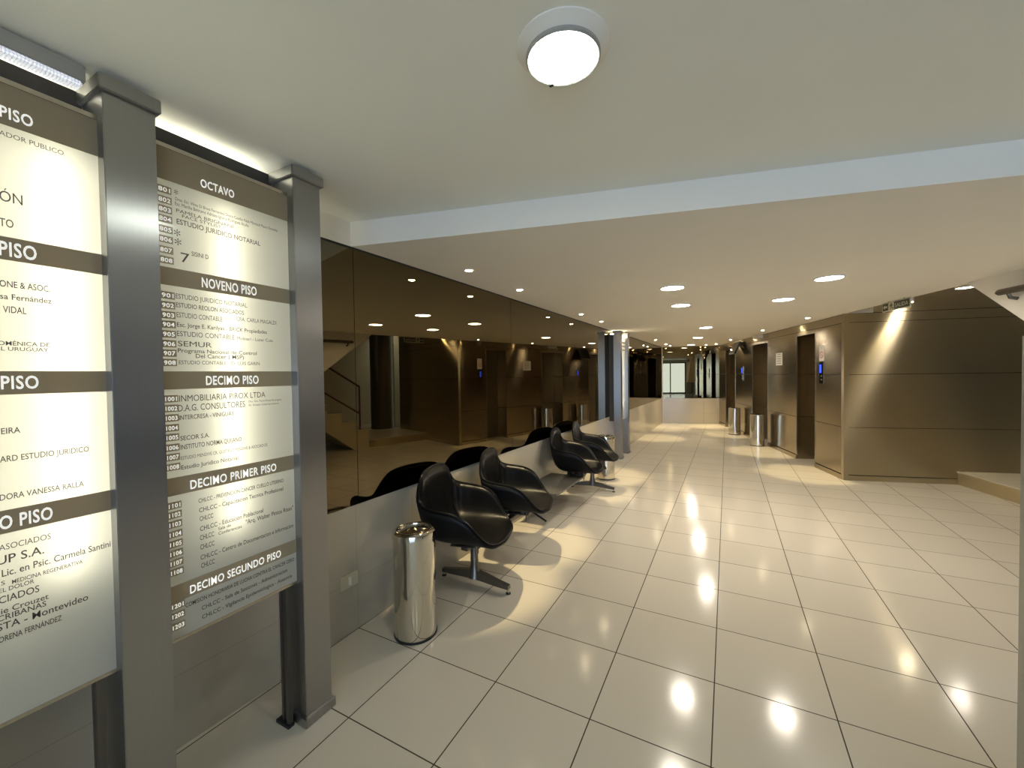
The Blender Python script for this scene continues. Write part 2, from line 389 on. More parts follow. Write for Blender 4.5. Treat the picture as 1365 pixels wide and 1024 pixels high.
# ------------------------------------------------------------------ layout
A = math.radians(14.7)
EX, EY = -math.sin(A), math.cos(A)          # along the lift wall, away from the viewer
PX, PY = math.cos(A), math.sin(A)           # along the panelled cross wall, to the right
K1 = Vector((1.487, 7.383, 0))              # the outer corner of the panelling
def KP(t, s, z=0.0): return Vector((K1.x + EX * t + PX * s, K1.y + EY * t + PY * s, z))
KM = Matrix(((PX, EX, 0, K1.x), (PY, EY, 0, K1.y), (0, 0, 1, 0), (0, 0, 0, 1)))   # local (s, t, z)
WA = math.radians(1.23)
WO = Vector((-2.0642, 1.77, 0)); WU = Vector((math.sin(WA), math.cos(WA), 0)); WN = Vector((math.cos(WA), -math.sin(WA), 0))
WM = Matrix(((WN.x, WU.x, 0, WO.x - WU.x * 1.77), (WN.y, WU.y, 0, WO.y - WU.y * 1.77), (0, 0, 1, 0), (0, 0, 0, 1)))  # local (out, along=y, z)
def WX(y): return WO.x + math.tan(WA) * (y - 1.77)
Z1, Z2, ZM = 2.395, 2.545, 0.785             # low ceiling, high ceiling, mirror sill
EL = Vector((-1.815, 13.52, 0)); EA = math.radians(12)
EM = Matrix(((math.cos(EA), -math.sin(EA), 0, EL.x), (math.sin(EA), math.cos(EA), 0, EL.y), (0, 0, 1, 0), (0, 0, 0, 1)))
TEND = 6.66                                  # where the lift wall meets the end wall

# ------------------------------------------------------------------ shell of the room
struct(MB().box(-2.6, 8.0, -7.0, 15.2, -.1, 0).build('floor', 'floor'))
struct(MB().box(-.25, 0, -7, 13.6, 0, ZM, WM).build('wall_left', 'wall_tile'))
struct(MB().box(-.25, -.006, -7, 13.6, ZM, 2.9, WM).build('trim_1', 'paint'))
struct(MB().box(-.006, .004, -5, 1.79, Z1, Z2 + .1, WM).build('trim_2', 'ceiling'))
low = [(WX(1.775) - .2, 1.73), (-2.08, 1.77), (2.79, 2.944), tuple(KP(0, 0)[:2]), tuple(KP(0, .35)[:2]), tuple(KP(7.2, .35)[:2]), (-2.0, 13.75), (-2.3, 13.6)]
low[0] = (-2.3, 1.72)
struct(MB().prism(low, Z1, 2.9).build('ceiling_low', 'ceiling'))
struct(MB().box(-2.6, 8.0, -5.2, 3.6, Z2, Z2 + .1).build('ceiling_high', 'ceiling_high'))
struct(MB().box(.0, 4.2, -6.5, -.02, 2.75, 2.85, KM).build('ceiling_stair', 'ceiling'))
struct(MB().box(-.2, 2.2, 0, .25, 0, ZM, EM).build('wall_end', 'wall_tile'))
struct(MB().box(-.2, 2.2, .006, .25, ZM, 2.9, EM).build('trim_3', 'paint'))
# street end behind the viewer
b = MB(); b.box(-2.6, DOOR_X0, BACK_Y - .2, BACK_Y, 0, 2.6); b.box(DOOR_X1, 8.0, BACK_Y - .2, BACK_Y, 0, 2.6)
b.box(DOOR_X0, DOOR_X1, BACK_Y - .2, BACK_Y, 2.35, 2.6)
struct(b.build('wall_back', 'paint'))
w1 = MB()
for x in (DOOR_X0 + .03, DOOR_X0 + 1.13, DOOR_X1 - 1.13, DOOR_X1 - .03): w1.box(x - .03, x + .03, BACK_Y - .12, BACK_Y - .06, 0, 2.35)
w1.box(DOOR_X0, DOOR_X1, BACK_Y - .12, BACK_Y - .06, 2.29, 2.35); w1.box(DOOR_X0, DOOR_X1, BACK_Y - .12, BACK_Y - .06, 0, .08)
w1 = struct(w1.build('window_1', 'black'))
MB().box(DOOR_X0, DOOR_X1, BACK_Y - .095, BACK_Y - .085, .08, 2.29).build('pane', 'glass', w1)
struct(MB().box(5.8, 6.0, -5.2, 6.0, 0, 2.9).build('wall_right', 'darkwall'))
struct(MB().box(2.9, 6.6, .9, 1.15, 0, 3.0, KM).build('wall_stair', 'stairpanel'))
struct(MB().box(4.2, 4.4, -5.5, .9, 0, 3.0, KM).build('trim_4', 'stairpaint'))

# panelled cross wall and lift wall: steel sheets with open seams over a dark core
ZS = [(.08, .757), (.764, 1.517), (1.524, 2.262), (2.269, 2.388), (2.397, 2.75)]
b = MB(); b.box(.012, 2.62, .012, .3, 0, 2.75, KM); struct(b.build('wall_cross_core', 'dark')).name = 'trim_5'
b = MB()
for z0, z1 in ZS: b.box(.052, 2.62, 0, .014, z0, z1, KM)
b.box(.052, 1.34, -.012, .014, 0, .07, KM); b.box(1.34, 2.62, .0, .014, 0, .07, KM)
struct(b.build('wall_cross', 'bronze'))
struct(MB().box(-.012, .05, -.012, .05, 0, Z1, KM).build('trim_6', 'bronze'))
OPEN = [(.83, 1.51), (2.85, 3.80), (5.10, 6.00)]
PIER = [(.052, .83), (1.51, 2.85), (3.80, 5.10), (6.00, 7.2)]
DEP = .34
b = MB(); c = MB()
for t0, t1 in PIER:
    for z0, z1 in ZS[:3]: b.box(0, .014, t0, t1, z0, min(z1, 2.2 if False else z1), KM)
    b.box(-.012, .014, t0, t1, 0, .07, KM)
    c.box(.012, DEP, t0 + .012, t1 - .012, 0, 2.262, KM)
    for te in (t0, t1):
        if te in (.052, 7.2): continue
        e0, e1 = (te, te + .013) if te == t0 else (te - .013, te)
        for z0, z1 in ((0, .757), (.764, 1.517), (1.524, 2.2)): b.box(.014, DEP, e0, e1, z0, z1, KM)
for t0, t1 in OPEN: b.box(0, .3, t0, t1, 2.2, 2.262, KM)
b.box(0, .014, .052, 7.2, 2.269, 2.388, KM); c.box(.012, DEP + .1, .052, 7.2, 2.262, Z1, KM)
struct(b.build('wall_lifts', 'bronze_lift')); struct(c.build('trim_7', 'dark'))
struct(MB().box(DEP + .06, DEP + .3, .3, 7.4, 0, 2.5, KM).build('trim_8', 'dark'))
for i, (t0, t1) in enumerate(OPEN):
    d = MB(); tm = (t0 + t1) / 2
    for a0, a1 in ((t0 + .002, tm - .004), (tm + .004, t1 - .002)):
        for z0, z1 in ((.01, .757), (.764, 1.517), (1.524, 2.2)): d.box(DEP, DEP + .03, a0, a1, z0, z1, KM)
    d = struct(d.build('door_%d' % (i + 1), 'bronze_door'))
    fr = MB()
    for te in (t0, t1): fr.box(-.004, .016, te - .008, te + .008, .07, 2.21, KM)
    fr.box(-.004, .016, t0, t1, 2.2, 2.216, KM)
    fr.build('door_frame', 'trim', d)

# ------------------------------------------------------------------ mirrors
def mirror(y0, y1, label):
    o = MB().box(-.004, .004, y0 + .002, y1 - .002, ZM, 2.383, WM).build('wall_mirror', 'mirror')
    tag(o, label, 'mirror', 'bronze mirrors along the left wall')
mirror(-.21, 1.79, 'bronze mirror pane on the left wall, the one behind the tenant directory')
mirror(1.79, 3.79, 'large bronze mirror pane above the first two black armchairs')
mirror(3.79, 7.55, 'bronze mirror pane above the two far armchairs, ending at the distant directory')
mirror(7.55, 13.45, 'bronze mirror pane beyond the distant directory, running to the end wall')
tag(MB().box(.02, 2.0, -.004, .005, ZM, 2.383, EM).build('wall_mirror', 'mirror'), 'bronze mirror across the end wall of the corridor above beige tile', 'mirror')
struct(MB().box(.0, .006, -.21, 13.5, 2.383, Z1, WM).build('trim_9', 'dark'))

# ------------------------------------------------------------------ tenant directory
TXM = Matrix(((0, 0, 1, 0), (1, 0, 0, 0), (0, 1, 0, 0), (0, 0, 0, 1)))   # reading along +y, facing +x
def at_text(x, y, z): return Matrix.Translation((x, y, z)) @ TXM
XF, XP, XB = -1.69, -1.735, -1.94
HEADS = [(2.285, 2.40), (1.918, 1.981), (1.551, 1.615), (1.174, 1.237), (.793, .853)]
def post(root, y0, y1):
    p = MB().box(-1.845, XF, y0, y1, .0, 2.478, bev=.002).build('post', 'post', root)
    MB().box(-1.857, XF + .014, y0 - .012, y1 + .012, 2.476, 2.522, bev=.003).build('cap', 'post', p)
    MB().box(-1.857, XF + .014, y0 - .012, y1 + .012, .0, .045, bev=.003).build('base', 'post', p)
def panel(root, y0, y1, texts, plates, tubes, top_tube=True, heads=HEADS):
    zb, zt = .662, 2.40
    cs = MB(); cs.box(XB, XB + .012, y0, y1, zb, zt); cs.box(XB + .012, XP - .006, y0, y1, zb - .012, zb)
    cs = cs.build('casing', 'casing', root)
    MB().box(XB + .0125, XB + .015, y0 + .002, y1 - .002, zb + .002, zt).build('liner', 'boxwhite', cs)
    MB().box(XP - .012, XP + .006, y0, y1, zt - .004, zt + .01).build('top_frame', 'trim', root)
    MB().box(XP - .012, XP + .004, y0, y1, zb - .01, zb).build('bottom_frame', 'trim', root)
    MB().box(-1.86, -1.845, y0, y1, zt, 2.515).build('top_rail', 'casing', root)
    pn = MB().quad((XP, y0, zb), (XP, y1, zb), (XP, y1, zt), (XP, y0, zt)).build('sign_panel', 'panel', root)
    for z0, z1 in heads:
        hb = MB().box(XP + .0008, XP + .002, y0, y1, z0, min(z1, zt - .004))
        for st, s, y, z, wd, ht in texts:
            if st == 'h' and z0 - .01 < z < z1: text_into(hb.bm, s, at_text(XP + .003, y, z), wd, ht, st, 1)
        hb.build('header_band', ('band', 'header_letter'), pn)
    for st, s, y, z, wd, ht in texts:
        if st == 'h': continue
        lt = MB(); text_into(lt.bm, s, at_text(XP + .0012, y, z), wd, ht, st); lt.build('lettering', 'inkgrey', pn)
    for s, z in plates:
        pb = MB().box(XP + .0008, XP + .002, y0 + .013, y0 + .056, z - .0125, z + .0125)
        text_into(pb.bm, s, at_text(XP + .0026, y0 + .018, z - .0075), .034, .015, 'h', 1)
        pb.build('number_plate', ('band', 'header_letter'), pn)
    for y, x, z0, z1 in tubes:
        MB().tube([(x, y, z0), (x, y, z1)], .013, 10).build('lamp_tube', 'tube', root)
    if top_tube:
        MB().tube([(-1.925, y0 + .03, 2.488), (-1.925, y1 - .03, 2.488)], .013, 10).build('lamp_tube', 'tube', root)
def leg(root, y):
    l = MB(); l.box(-1.775, -1.755, y - .006, y + .014, 0, .66); l.box(-1.815, -1.80, y, y + .014, .012, .66)
    l = l.build('support_leg', 'alu', root)
    MB().box(-1.84, -1.75, y - .014, y + .016, 0, .014).build('foot', 'rubber', l)
d1 = thing('tenant_directory', 'large backlit tenant directory with steel posts along the left edge of the photo', 'directory sign', (0, 0, 0))
for y0, y1 in ((-.075, .06), (.532, .664), (1.150, 1.284)): post(d1, y0, y1)
panel(d1, .06, .532, TEXT_A, [], [(.44, -1.80, 1.0, 2.27), (.19, -1.80, 1.0, 2.27)], heads=HEADS[:4])
panel(d1, .664, 1.150, TEXT_B, PLATES, [(.90, -1.80, .98, 2.25)])
leg(d1, 1.115); leg(d1, .495)
d2 = thing('tenant_directory', 'distant narrow backlit directory between two steel posts, past the last armchair', 'directory sign', (-.055, 6.365, 0))
sc = Z1 - .02
def post2(root, y0, y1):
    p = MB().box(-1.80, -1.67, y0, y1, 0, 2.33, bev=.002).build('post', 'post', root)
    MB().box(-1.812, -1.658, y0 - .012, y1 + .012, 2.328, 2.372, bev=.003).build('cap', 'post', p)
    MB().box(-1.812, -1.658, y0 - .012, y1 + .012, 0, .045, bev=.003).build('base', 'post', p)
post2(d2, 1.15, 1.284); post2(d2, 1.75, 1.884)
cs = MB(); cs.box(-1.92, -1.91, 1.15, 1.884, .7, 2.31); cs.box(-1.91, -1.80, 1.15, 1.165, .7, 2.31); cs.box(-1.91, -1.80, 1.869, 1.884, .7, 2.31); cs.box(-1.91, -1.80, 1.165, 1.869, .7, .712)
cs = cs.build('casing', 'casing', d2)
MB().box(-1.9095, -1.907, 1.17, 1.865, .715, 2.30).build('liner', 'boxwhite', cs)
pn = MB().quad((-1.72, 1.284, .7), (-1.72, 1.75, .7), (-1.72, 1.75, 2.25), (-1.72, 1.284, 2.25)).build('sign_panel', 'panel', d2)
for k in range(3): MB().box(-1.719, -1.717, 1.30, 1.74, 2.02 + k * .07, 2.05 + k * .07).build('header_band', 'band', pn)
MB().tube([(-1.80, 1.517, .9), (-1.80, 1.517, 2.2)], .013).build('lamp_tube', 'tube', d2)
MB().tube([(-1.86, 1.33, 2.335), (-1.86, 1.70, 2.335)], .009).build('lamp_tube', 'tube_bright', d2)

# fluorescent batten under the ceiling over the left panel
bt = thing('batten_light', 'slim grey fluorescent batten with ribbed diffuser at top left corner', 'ceiling light', (-1.725, 0, 0))
MB().box(-.04, .012, 0.08, .505, 2.488, 2.536, bev=.003).build('housing', 'pier', bt)
MB().box(-.036, .010, 0.09, .498, 2.474, 2.4885, bev=.004).build('diffuser', 'batten', bt)
MB().box(-.02, .0, .1, .3, 2.536, Z2).build('mounting_rail', 'casing', bt)

# ------------------------------------------------------------------ outlet on the wall
ot = thing('wall_outlet', 'ivory wall socket on the beige tile left of the steel bin', 'wall socket')
MB().box(0, .009, 1.645, 1.772, .288, .372, WM, bev=.003).build('cover', 'plate', ot)
b = MB(); b.box(.009, .012, 1.70, 1.718, .305, .355, WM); b.build('switch', 'white', ot)

# ------------------------------------------------------------------ tandem seating
RIM = [(-.27, 0, .900), (-.268, .11, .895), (-.263, .195, .874), (-.256, .252, .826), (-.246, .292, .764), (-.222, .318, .716), (-.165, .335, .693), (-.08, .346, .680),
       (.02, .345, .664), (.10, .337, .625), (.158, .318, .558), (.205, .290, .492), (.252, .252, .446), (.288, .19, .430), (.308, .11, .424), (.312, 0, .422)]
def catmull(P, n):
    out = []; P = [Vector(p) for p in P]
    for i in range(len(P) - 1):
        p0 = P[i - 1] if i else Vector((P[1].x, -P[1].y, P[1].z)); p3 = P[i + 2] if i + 2 < len(P) else Vector((P[-2].x, -P[-2].y, P[-2].z))
        for k in range(n):
            t = k / n; a, b_ = P[i], P[i + 1]
            out.append(.5 * ((2 * a) + (b_ - p0) * t + (2 * p0 - 5 * a + 4 * b_ - p3) * t * t + (3 * a - p0 - 3 * b_ + p3) * t ** 3))
    out.append(P[-1]); return out
def rim_full():
    h = catmull(RIM, 4); return h + [Vector((p.x, -p.y, p.z)) for p in h[-2:0:-1]]
RF = rim_full()
def shell_point(i, q, inset=0.0):
    rm = RF[i]; cz = .418
    C = Vector((.03, 0, cz - .006))
    fr = max(0, min(1, (rm.x - .05) / .25)); high = max(0, min(1, (rm.z - .43) / .3))
    fx = .84 + .14 * fr; fy = .85 + .05 * fr
    Bz = cz + .004 + .012 * (1 - high)
    B = Vector((rm.x * fx, rm.y * fy, Bz))
    c1 = C.lerp(B, .88); c2 = rm.lerp(B, .88)
    p = C * (1 - q) ** 3 + c1 * 3 * q * (1 - q) ** 2 + c2 * 3 * q * q * (1 - q) + rm * q ** 3
    return p
def shell_mesh(off, crease=False):
    n = len(RF); rows = 14; bm = bmesh.new(); grid = []
    c = bm.verts.new(shell_point(0, 0))
    for j in range(1, rows + 1): grid.append([bm.verts.new(shell_point(i, j / rows)) for i in range(n)])
    for i in range(n):
        i2 = (i + 1) % n
        bm.faces.new((c, grid[0][i], grid[0][i2]))
        for j in range(rows - 1): bm.faces.new((grid[j][i], grid[j + 1][i], grid[j + 1][i2], grid[j][i2]))
    bmesh.ops.recalc_face_normals(bm, faces=bm.faces); bm.normal_update()
    if c.normal.z < 0:
        for f in bm.faces: f.normal_flip()
        bm.normal_update()
    nrm = {v: v.normal.copy() for v in bm.verts}
    for v in bm.verts:
        d = off
        if crease:
            ang = math.atan2(v.co.y, -(v.co.x - .03)); h = max(0, min(1, (v.co.z - .46) / .1))
            d += h * .007 * math.sin((abs(ang) - .62) * 26) * math.exp(-((abs(ang) - .82) / .22) ** 2)
        v.co += nrm[v] * d
    for f in bm.faces: f.smooth = True
    return bm
def solidify(bm, th):
    geo = list(bm.faces)
    bmesh.ops.solidify(bm, geom=geo, thickness=th)
    for f in bm.faces: f.smooth = True
    return bm
seat_meshes = {}
def bm_build(bm, name, m, parent):
    me = bpy.data.meshes.new(name); bm.to_mesh(me); bm.free(); me.materials.append(M[m])
    o = bpy.data.objects.new(name, me); COL.objects.link(o); o.parent = parent; return o
BX = -1.72
ts = thing('tandem_seating', 'four black padded armchairs and a low grey table on one beam by the mirrors', 'waiting seats', (BX + .022, 2.5, 0), -WA)
MB().box(-.03, .03, 2.42 - 2.5, 5.72 - 2.5, .305, .345, bev=.004).build('beam', 'alu', ts)
YAW = [math.radians(a) for a in (16, 17, 11, 12)]
CY = [2.465 - 2.5, 3.23 - 2.5, 4.765 - 2.5, 5.50 - 2.5]
first = None
for cy, ya in zip(CY, YAW):
    if first is None:
        sh = bm_build(solidify(shell_mesh(-.004), .010), 'armchair_shell', 'shell', ts); first = sh
        uph = bm_build(solidify(shell_mesh(.018, True), .020), 'upholstery', 'vinyl', sh)
        pp_ = MB(); pts = [p + Vector((0, 0, .004)) for p in RF]; pp_.tube(pts + [pts[0]], .012, 8, cap=False); pp_.build('piping', 'vinyl', sh)
        br = MB(); br.box(-.10, .12, -.09, .09, .352, .362); br.box(-.02, .02, -.02, .02, .345, .40); br.box(-.09, -.06, -.1, .1, .362, .40); br.box(.06, .09, -.1, .1, .362, .40)
        br.box(.11, .115, -.16, -.09, .32, .40); br.build('seat_bracket', 'black', sh)
        kids = list(sh.children)
    else:
        sh = first.copy(); COL.objects.link(sh); sh.parent = ts
        for k_ in kids:
            g = k_.copy(); COL.objects.link(g); g.parent = sh
    sh.location = (0, cy, 0); sh.rotation_euler = (0, 0, ya)
def pedestal(y):
    p = MB(); p.tube([(0, y, .06), (0, y, .12), (0, y, .16), (0, y, .31)], [.05, .036, .029, .027], 14)
    for s in (-1, 1):
        q = []
        for x, z, h, w_ in ((0, .085, .030, .030), (.10, .075, .026, .028), (.22, .058, .018, .024), (.30, .05, .013, .021)):
            q.append([(s * x, y - w_, z - h), (s * x, y + w_, z - h), (s * x, y + w_ * .8, z + h), (s * x, y - w_ * .8, z + h)])
        rings = [[p.bm.verts.new(v) for v in r_] for r_ in q]; fs = []
        for a_, b_ in zip(rings, rings[1:]):
            for k in range(4): fs.append(p.bm.faces.new((a_[k], a_[(k + 1) % 4], b_[(k + 1) % 4], b_[k])))
        fs.append(p.bm.faces.new(rings[-1])); bmesh.ops.recalc_face_normals(p.bm, faces=fs)
    p = p.build('pedestal', 'alu', ts)
    for s in (-1, 1):
        MB().tube([(s * .293, y, .010), (s * .293, y, .042)], .010, 12).build('glide', 'chrome', p)
        MB().lathe([(0, 0), (.018, 0), (.018, .008), (.010, .013), (0, .013)], (s * .293, y, 0), 16).build('foot_pad', 'rubber', p)
pedestal(.05); pedestal(2.90)
MB().tube([(.02, .83, .335), (.10, .84, .33), (.245, .83, .268)], .009, 8).build('support_rod', 'black', ts)
tb = MB().box(-.27, .15, 1.30, 2.12, .352, .372, bev=.003).build('side_table', 'table', ts)
MB().box(-.05, .05, 1.5, 1.9, .345, .352).build('table_bracket', 'black', tb)

# ------------------------------------------------------------------ litter bins
def bin_(loc, r, h, label, lid):
    t = thing('litter_bin', label, 'bin', loc, 0, 'polished steel litter bins')
    MB().lathe([(0, .012), (r, .012), (r, h - .045), (r - .004, h - .042), (r - .006, h - .06), (0, h - .06)] if lid else
               [(0, .012), (r, .012), (r, h), (r - .006, h), (r - .006, .05), (0, .05)], seg=48).build('body', 'chrome', t)
    MB().lathe([(0, 0), (r + .003, 0), (r + .003, .014), (r - .002, .016), (0, .016)], seg=48).build('base_ring', 'black', t)
    if lid:
        l = MB().lathe([(r + .003, h - .052), (r + .004, h - .03), (r + .001, h - .012), (r - .012, h - .002), (r - .026, h), (r - .034, h - .004), (r - .036, h - .012), (0, h - .012)], seg=48).build('lid', 'chrome', t)
        MB().lathe([(r - .038, h - .012), (r - .045, h - .008), (r - .09, h - .001), (0, h + .004)], seg=48).build('swing_flap', 'chrome2', l)
    else:
        MB().lathe([(r - .004, h - .006), (r + .004, h - .004), (r + .005, h + .004), (r - .002, h + .009), (r - .012, h + .006), (r - .012, h - .006)], seg=48).build('rim', 'chrome', t)
    return t
bin_((-1.71, 1.905, 0), .128, .65, 'steel swing-lid bin beside the nearest black armchair', True)
bin_((-1.625, 6.06, 0), .13, .65, 'steel bin half hidden behind the farthest armchair, near the distant directory posts', True)
bin_(KP(2.87, -.20), .135, .66, 'open steel bin by the middle lift door, nearer of two along the lift wall', False)
bin_(KP(4.52, -.185), .135, .66, 'open steel bin under the wall monitor, farther of two along the lift wall', False)

# ------------------------------------------------------------------ ceiling lights
def ring(R, r, z0=-.010):
    return [(r, .0), (r, z0 * .6), (r + .006, z0), (R - .004, z0), (R, z0 * .4), (R, 0)]
cfl_first = []
def cfl(x, y, label, z=Z1):
    loc = (x, y, z)
    if cfl_first:
        return dup(cfl_first[0], loc, 0, label)
    t = thing('downlight', label, 'ceiling light', loc, 0, 'large round downlights')
    MB().lathe(ring(.115, .098), seg=36).build('trim_ring', 'white', t)
    MB().lathe([(.098, -.001), (.08, -.002), (0, -.003)], seg=36).build('lamp', 'lamp_cfl', t)
    cfl_first.append(t); return t
for x, y, s in [(-.46, 4.15, 'large round downlight nearest the mirrors, in front of the armchair row'),
                (-.49, 5.28, 'large round downlight just behind the one closest to the mirrors'),
                (.79, 4.45, 'large round downlight on the right, nearest to the ceiling step'),
                (.56, 5.50, 'large round downlight in line with the first lift door'),
                (-.34, 8.15, 'large round downlight past the distant directory, mid corridor'),
                (-.60, 10.4, 'large round downlight in mid corridor behind the bins'),
                (-.92, 12.9, 'last large round downlight before the end mirror')]:
    cfl(x, y, s)
hal_first = []
def spot(parent):
    ld = bpy.data.lights.new('spot_beam', 'SPOT'); ld.energy = 42 * S_HAL; ld.color = (1.0, .80, .45); ld.spot_size = math.radians(36); ld.spot_blend = .55; ld.shadow_soft_size = .016
    lo = bpy.data.objects.new('spot_beam', ld); COL.objects.link(lo); lo.parent = parent; lo.location = (0, 0, -.035)
def halogen(x, y, label, z=Z1):
    if hal_first: return dup(hal_first[0], (x, y, z), 0, label)
    t = thing('halogen_spot', label, 'ceiling light', (x, y, z), 0, 'small halogen spots')
    MB().lathe(ring(.042, .026, -.006), seg=24).build('trim_ring', 'white', t)
    MB().lathe([(.026, -.001), (.02, -.006), (.012, -.009), (0, -.010)], seg=24).build('lamp', 'lamp_hal', t)
    spot(t); hal_first.append(t); return t
for x, y, s in [(-1.75, 2.62, 'small halogen spot above the nearest armchair'),
                (-1.74, 3.46, 'small halogen spot above the second armchair'),
                (-1.74, 5.30, 'small halogen spot above the third armchair'),
                (-1.72, 6.22, 'small halogen spot above the bin by the distant directory'),
                (-1.54, 10.4, 'small halogen spot by the far mirror, first past the distant directory'),
                (-1.53, 12.2, 'small halogen spot by the far mirror, second past the distant directory'),
                (-.55, 13.3, 'small halogen spot close to the end mirror, left of a pair'),
                (-.28, 13.0, 'small halogen spot close to the end mirror, right of a pair'),
                (-1.50, 12.9, 'small halogen spot by the corner of the far and end mirrors'),
                (1.09, 7.62, 'small halogen spot in front of the first lift door'),
                (.62, 9.35, 'small halogen spot in front of the sheet with the white notice'),
                (.08, 11.66, 'small halogen spot beside the tilted wall monitor')]:
    halogen(x, y, s)
def big_light(x, y, label):
    t = thing('downlight', label, 'ceiling light', (x, y, Z2))
    MB().lathe([(.134, .0), (.135, -.005), (.128, -.009), (.112, -.024), (.108, -.026)], seg=48).build('trim_ring', 'ceiling', t)
    MB().lathe([(.108, -.022), (.109, -.034), (.104, -.039), (.099, -.036)], seg=48).build('lens_rim', 'pier', t)
    MB().lathe([(.099, -.036), (.07, -.040), (.03, -.042), (0, -.0425)], seg=48).build('lens', 'lamp_big', t)
    MB().box(-.076, -.062, .072, .084, -.040, -.024).build('clip', 'black', t)
    return t
big_light(-.424, 1.148, 'big recessed round light with white frosted glass in the near high ceiling')
big_light(1.7, -1.3, 'added fill light behind the viewer, on the stair side')  # added out of view to brighten the near area
big_light(.6, -2.2, 'added fill light behind the viewer, on the directory side')  # second added fill, lifts the near floor and ceiling
ws = thing('wall_spot', 'small spot lamp on the steel wall right above the exit sign', 'wall light')
wsm = KM @ Matrix.Translation((.72, -.10, 2.50))
MB().lathe([(.036, .004), (.038, .0), (.038, .055), (.03, .065), (0, .065)], seg=24, mx=wsm).build('housing', 'white', ws)
MB().lathe([(.034, .002), (.02, -.002), (0, -.003)], seg=24, mx=wsm).build('lamp', 'lamp_wall', ws)
MB().box(.705, .735, -.065, .0, 2.535, 2.55, KM).build('bracket', 'trim', ws)
# round lamp hung in the stair void
sl = thing('stair_lamp', 'bright round lamp under the ceiling of the stair void, above the steel wall', 'ceiling light', (2.60, 7.09, 2.75))
MB().lathe([(0, 0), (.085, 0), (.085, -.159), (.08, -.172), (.062, -.164), (.060, -.149), (0, -.149)], seg=32).build('housing', 'white', sl)
MB().lathe([(.061, -.165), (.04, -.170), (0, -.172)], seg=32).build('lamp', 'lamp_cfl', sl)

# ------------------------------------------------------------------ signs and devices on the steel walls
LM = KM @ Matrix(((0, 0, -1, 0), (-1, 0, 0, 0), (0, 1, 0, 0), (0, 0, 0, 1)))  # local x = reading (towards viewer), y = up, z = out into the corridor
def lw(t, z, out=0.0): return KM @ Matrix.Translation((-out, t, z)) @ Matrix(((0, 0, -1, 0), (-1, 0, 0, 0), (0, 1, 0, 0), (0, 0, 0, 1)))
ex = thing('exit_sign', 'small green SALIDA exit sign with arrow hanging at the ceiling edge', 'exit sign')
XS, XT0, XT1 = -.05, -1.38, -.91
MB().box(XS, XS + .012, XT0, XT1, 2.278, 2.385, KM, bev=.002).build('board', 'signpale', ex)
MB().box(XS - .002, XS, XT0 + .012, XT0 + .26, 2.29, 2.374, KM).build('text_field', 'green', ex)
MB().box(XS - .002, XS, XT1 - .105, XT1 - .012, 2.29, 2.374, KM).build('arrow_field', 'green', ex)
b = MB(); text_into(b.bm, 'SALIDA', lw(XT0 + .245, 2.308, -XS + .003), .215, .046, 'b'); b.build('lettering', 'signpale', ex)
mx = lw(XT1 - .02, 2.332, -XS + .003); b = MB()
b.bm.faces.new([b.bm.verts.new(mx @ Vector(p)) for p in ((0, 0, 0), (.03, -.028, 0), (.03, -.011, 0), (.072, -.011, 0), (.072, .011, 0), (.03, .011, 0), (.03, .028, 0))]); b.build('arrow', 'signpale', ex)
mx = lw(XT1 - .16, 2.332, -XS + .001); b = MB()
for poly in (((-.008, .038), (.008, .038), (.008, .024), (-.008, .024)), ((-.02, .02), (.014, .022), (.008, -.008), (-.008, -.006)), ((-.008, -.004), (.002, -.006), (-.014, -.036), (-.026, -.036)),
             ((0, -.006), (.01, -.006), (.026, -.024), (.036, -.012), (.042, -.02), (.026, -.038)), ((-.02, .02), (-.036, .0), (-.03, -.004), (-.014, .01)), ((.012, .02), (.032, .004), (.028, -.002), (.01, .01))):
    b.bm.faces.new([b.bm.verts.new(mx @ Vector((p[0], p[1], 0))) for p in poly])
b.build('running_figure', 'green', ex)
MB().box(XS + .002, XS + .010, XT0 + .1, XT0 + .115, 2.385, Z1, KM).build('hanger', 'trim', ex); MB().box(XS + .002, XS + .010, XT1 - .115, XT1 - .1, 2.385, Z1, KM).build('hanger', 'trim', ex)

def text_bars(b, mx, wd, ht, rows):
    for r_ in range(rows):
        y = ht * (.5 - (r_ + .8) / (rows + .6)); x = -wd * .38 * random.uniform(.7, 1); end = -x
        while x < end - .004:
            l_ = random.uniform(.012, .035); l_ = min(l_, end - x)
            b.bm.faces.new([b.bm.verts.new(mx @ Vector(p)) for p in ((x, y, 0), (x + l_, y, 0), (x + l_, y + ht * .055, 0), (x, y + ht * .055, 0))]); x += l_ + .006
nz_ = thing('paper_notice', 'white paper notice taped on the steel sheet between two lift doors', 'notice')
MB().box(-.003, -.001, 2.12, 2.42, 1.70, 1.945, KM).build('sheet', 'paper', nz_)
b = MB(); text_bars(b, lw(2.27, 1.822, .0036), .27, .24, 5); b.build('lettering', 'ink', nz_)
ns = thing('warning_sign', 'narrow white sign with red ring above the first lift call panel', 'sign')
MB().box(-.004, -.001, .56, .70, 1.735, 1.985, KM).build('board', 'paper', ns)
mx = lw(.63, 1.835, .005); b = MB()
for k in range(24):
    a0, a1 = 2 * PI * k / 24, 2 * PI * (k + 1) / 24
    b.bm.faces.new([b.bm.verts.new(mx @ Vector((r_ * math.cos(a_), r_ * math.sin(a_), 0))) for r_, a_ in ((.042, a0), (.055, a0), (.055, a1), (.042, a1))])
b.bm.faces.new([b.bm.verts.new(mx @ Vector((x, y, 0))) for x, y in ((-.036, .026), (-.028, .034), (.036, -.028), (.028, -.036))]); b.build('red_ring', 'red', ns)
b = MB(); text_bars(b, lw(.63, 1.94, .005), .12, .06, 2); b.build('lettering', 'ink', ns)
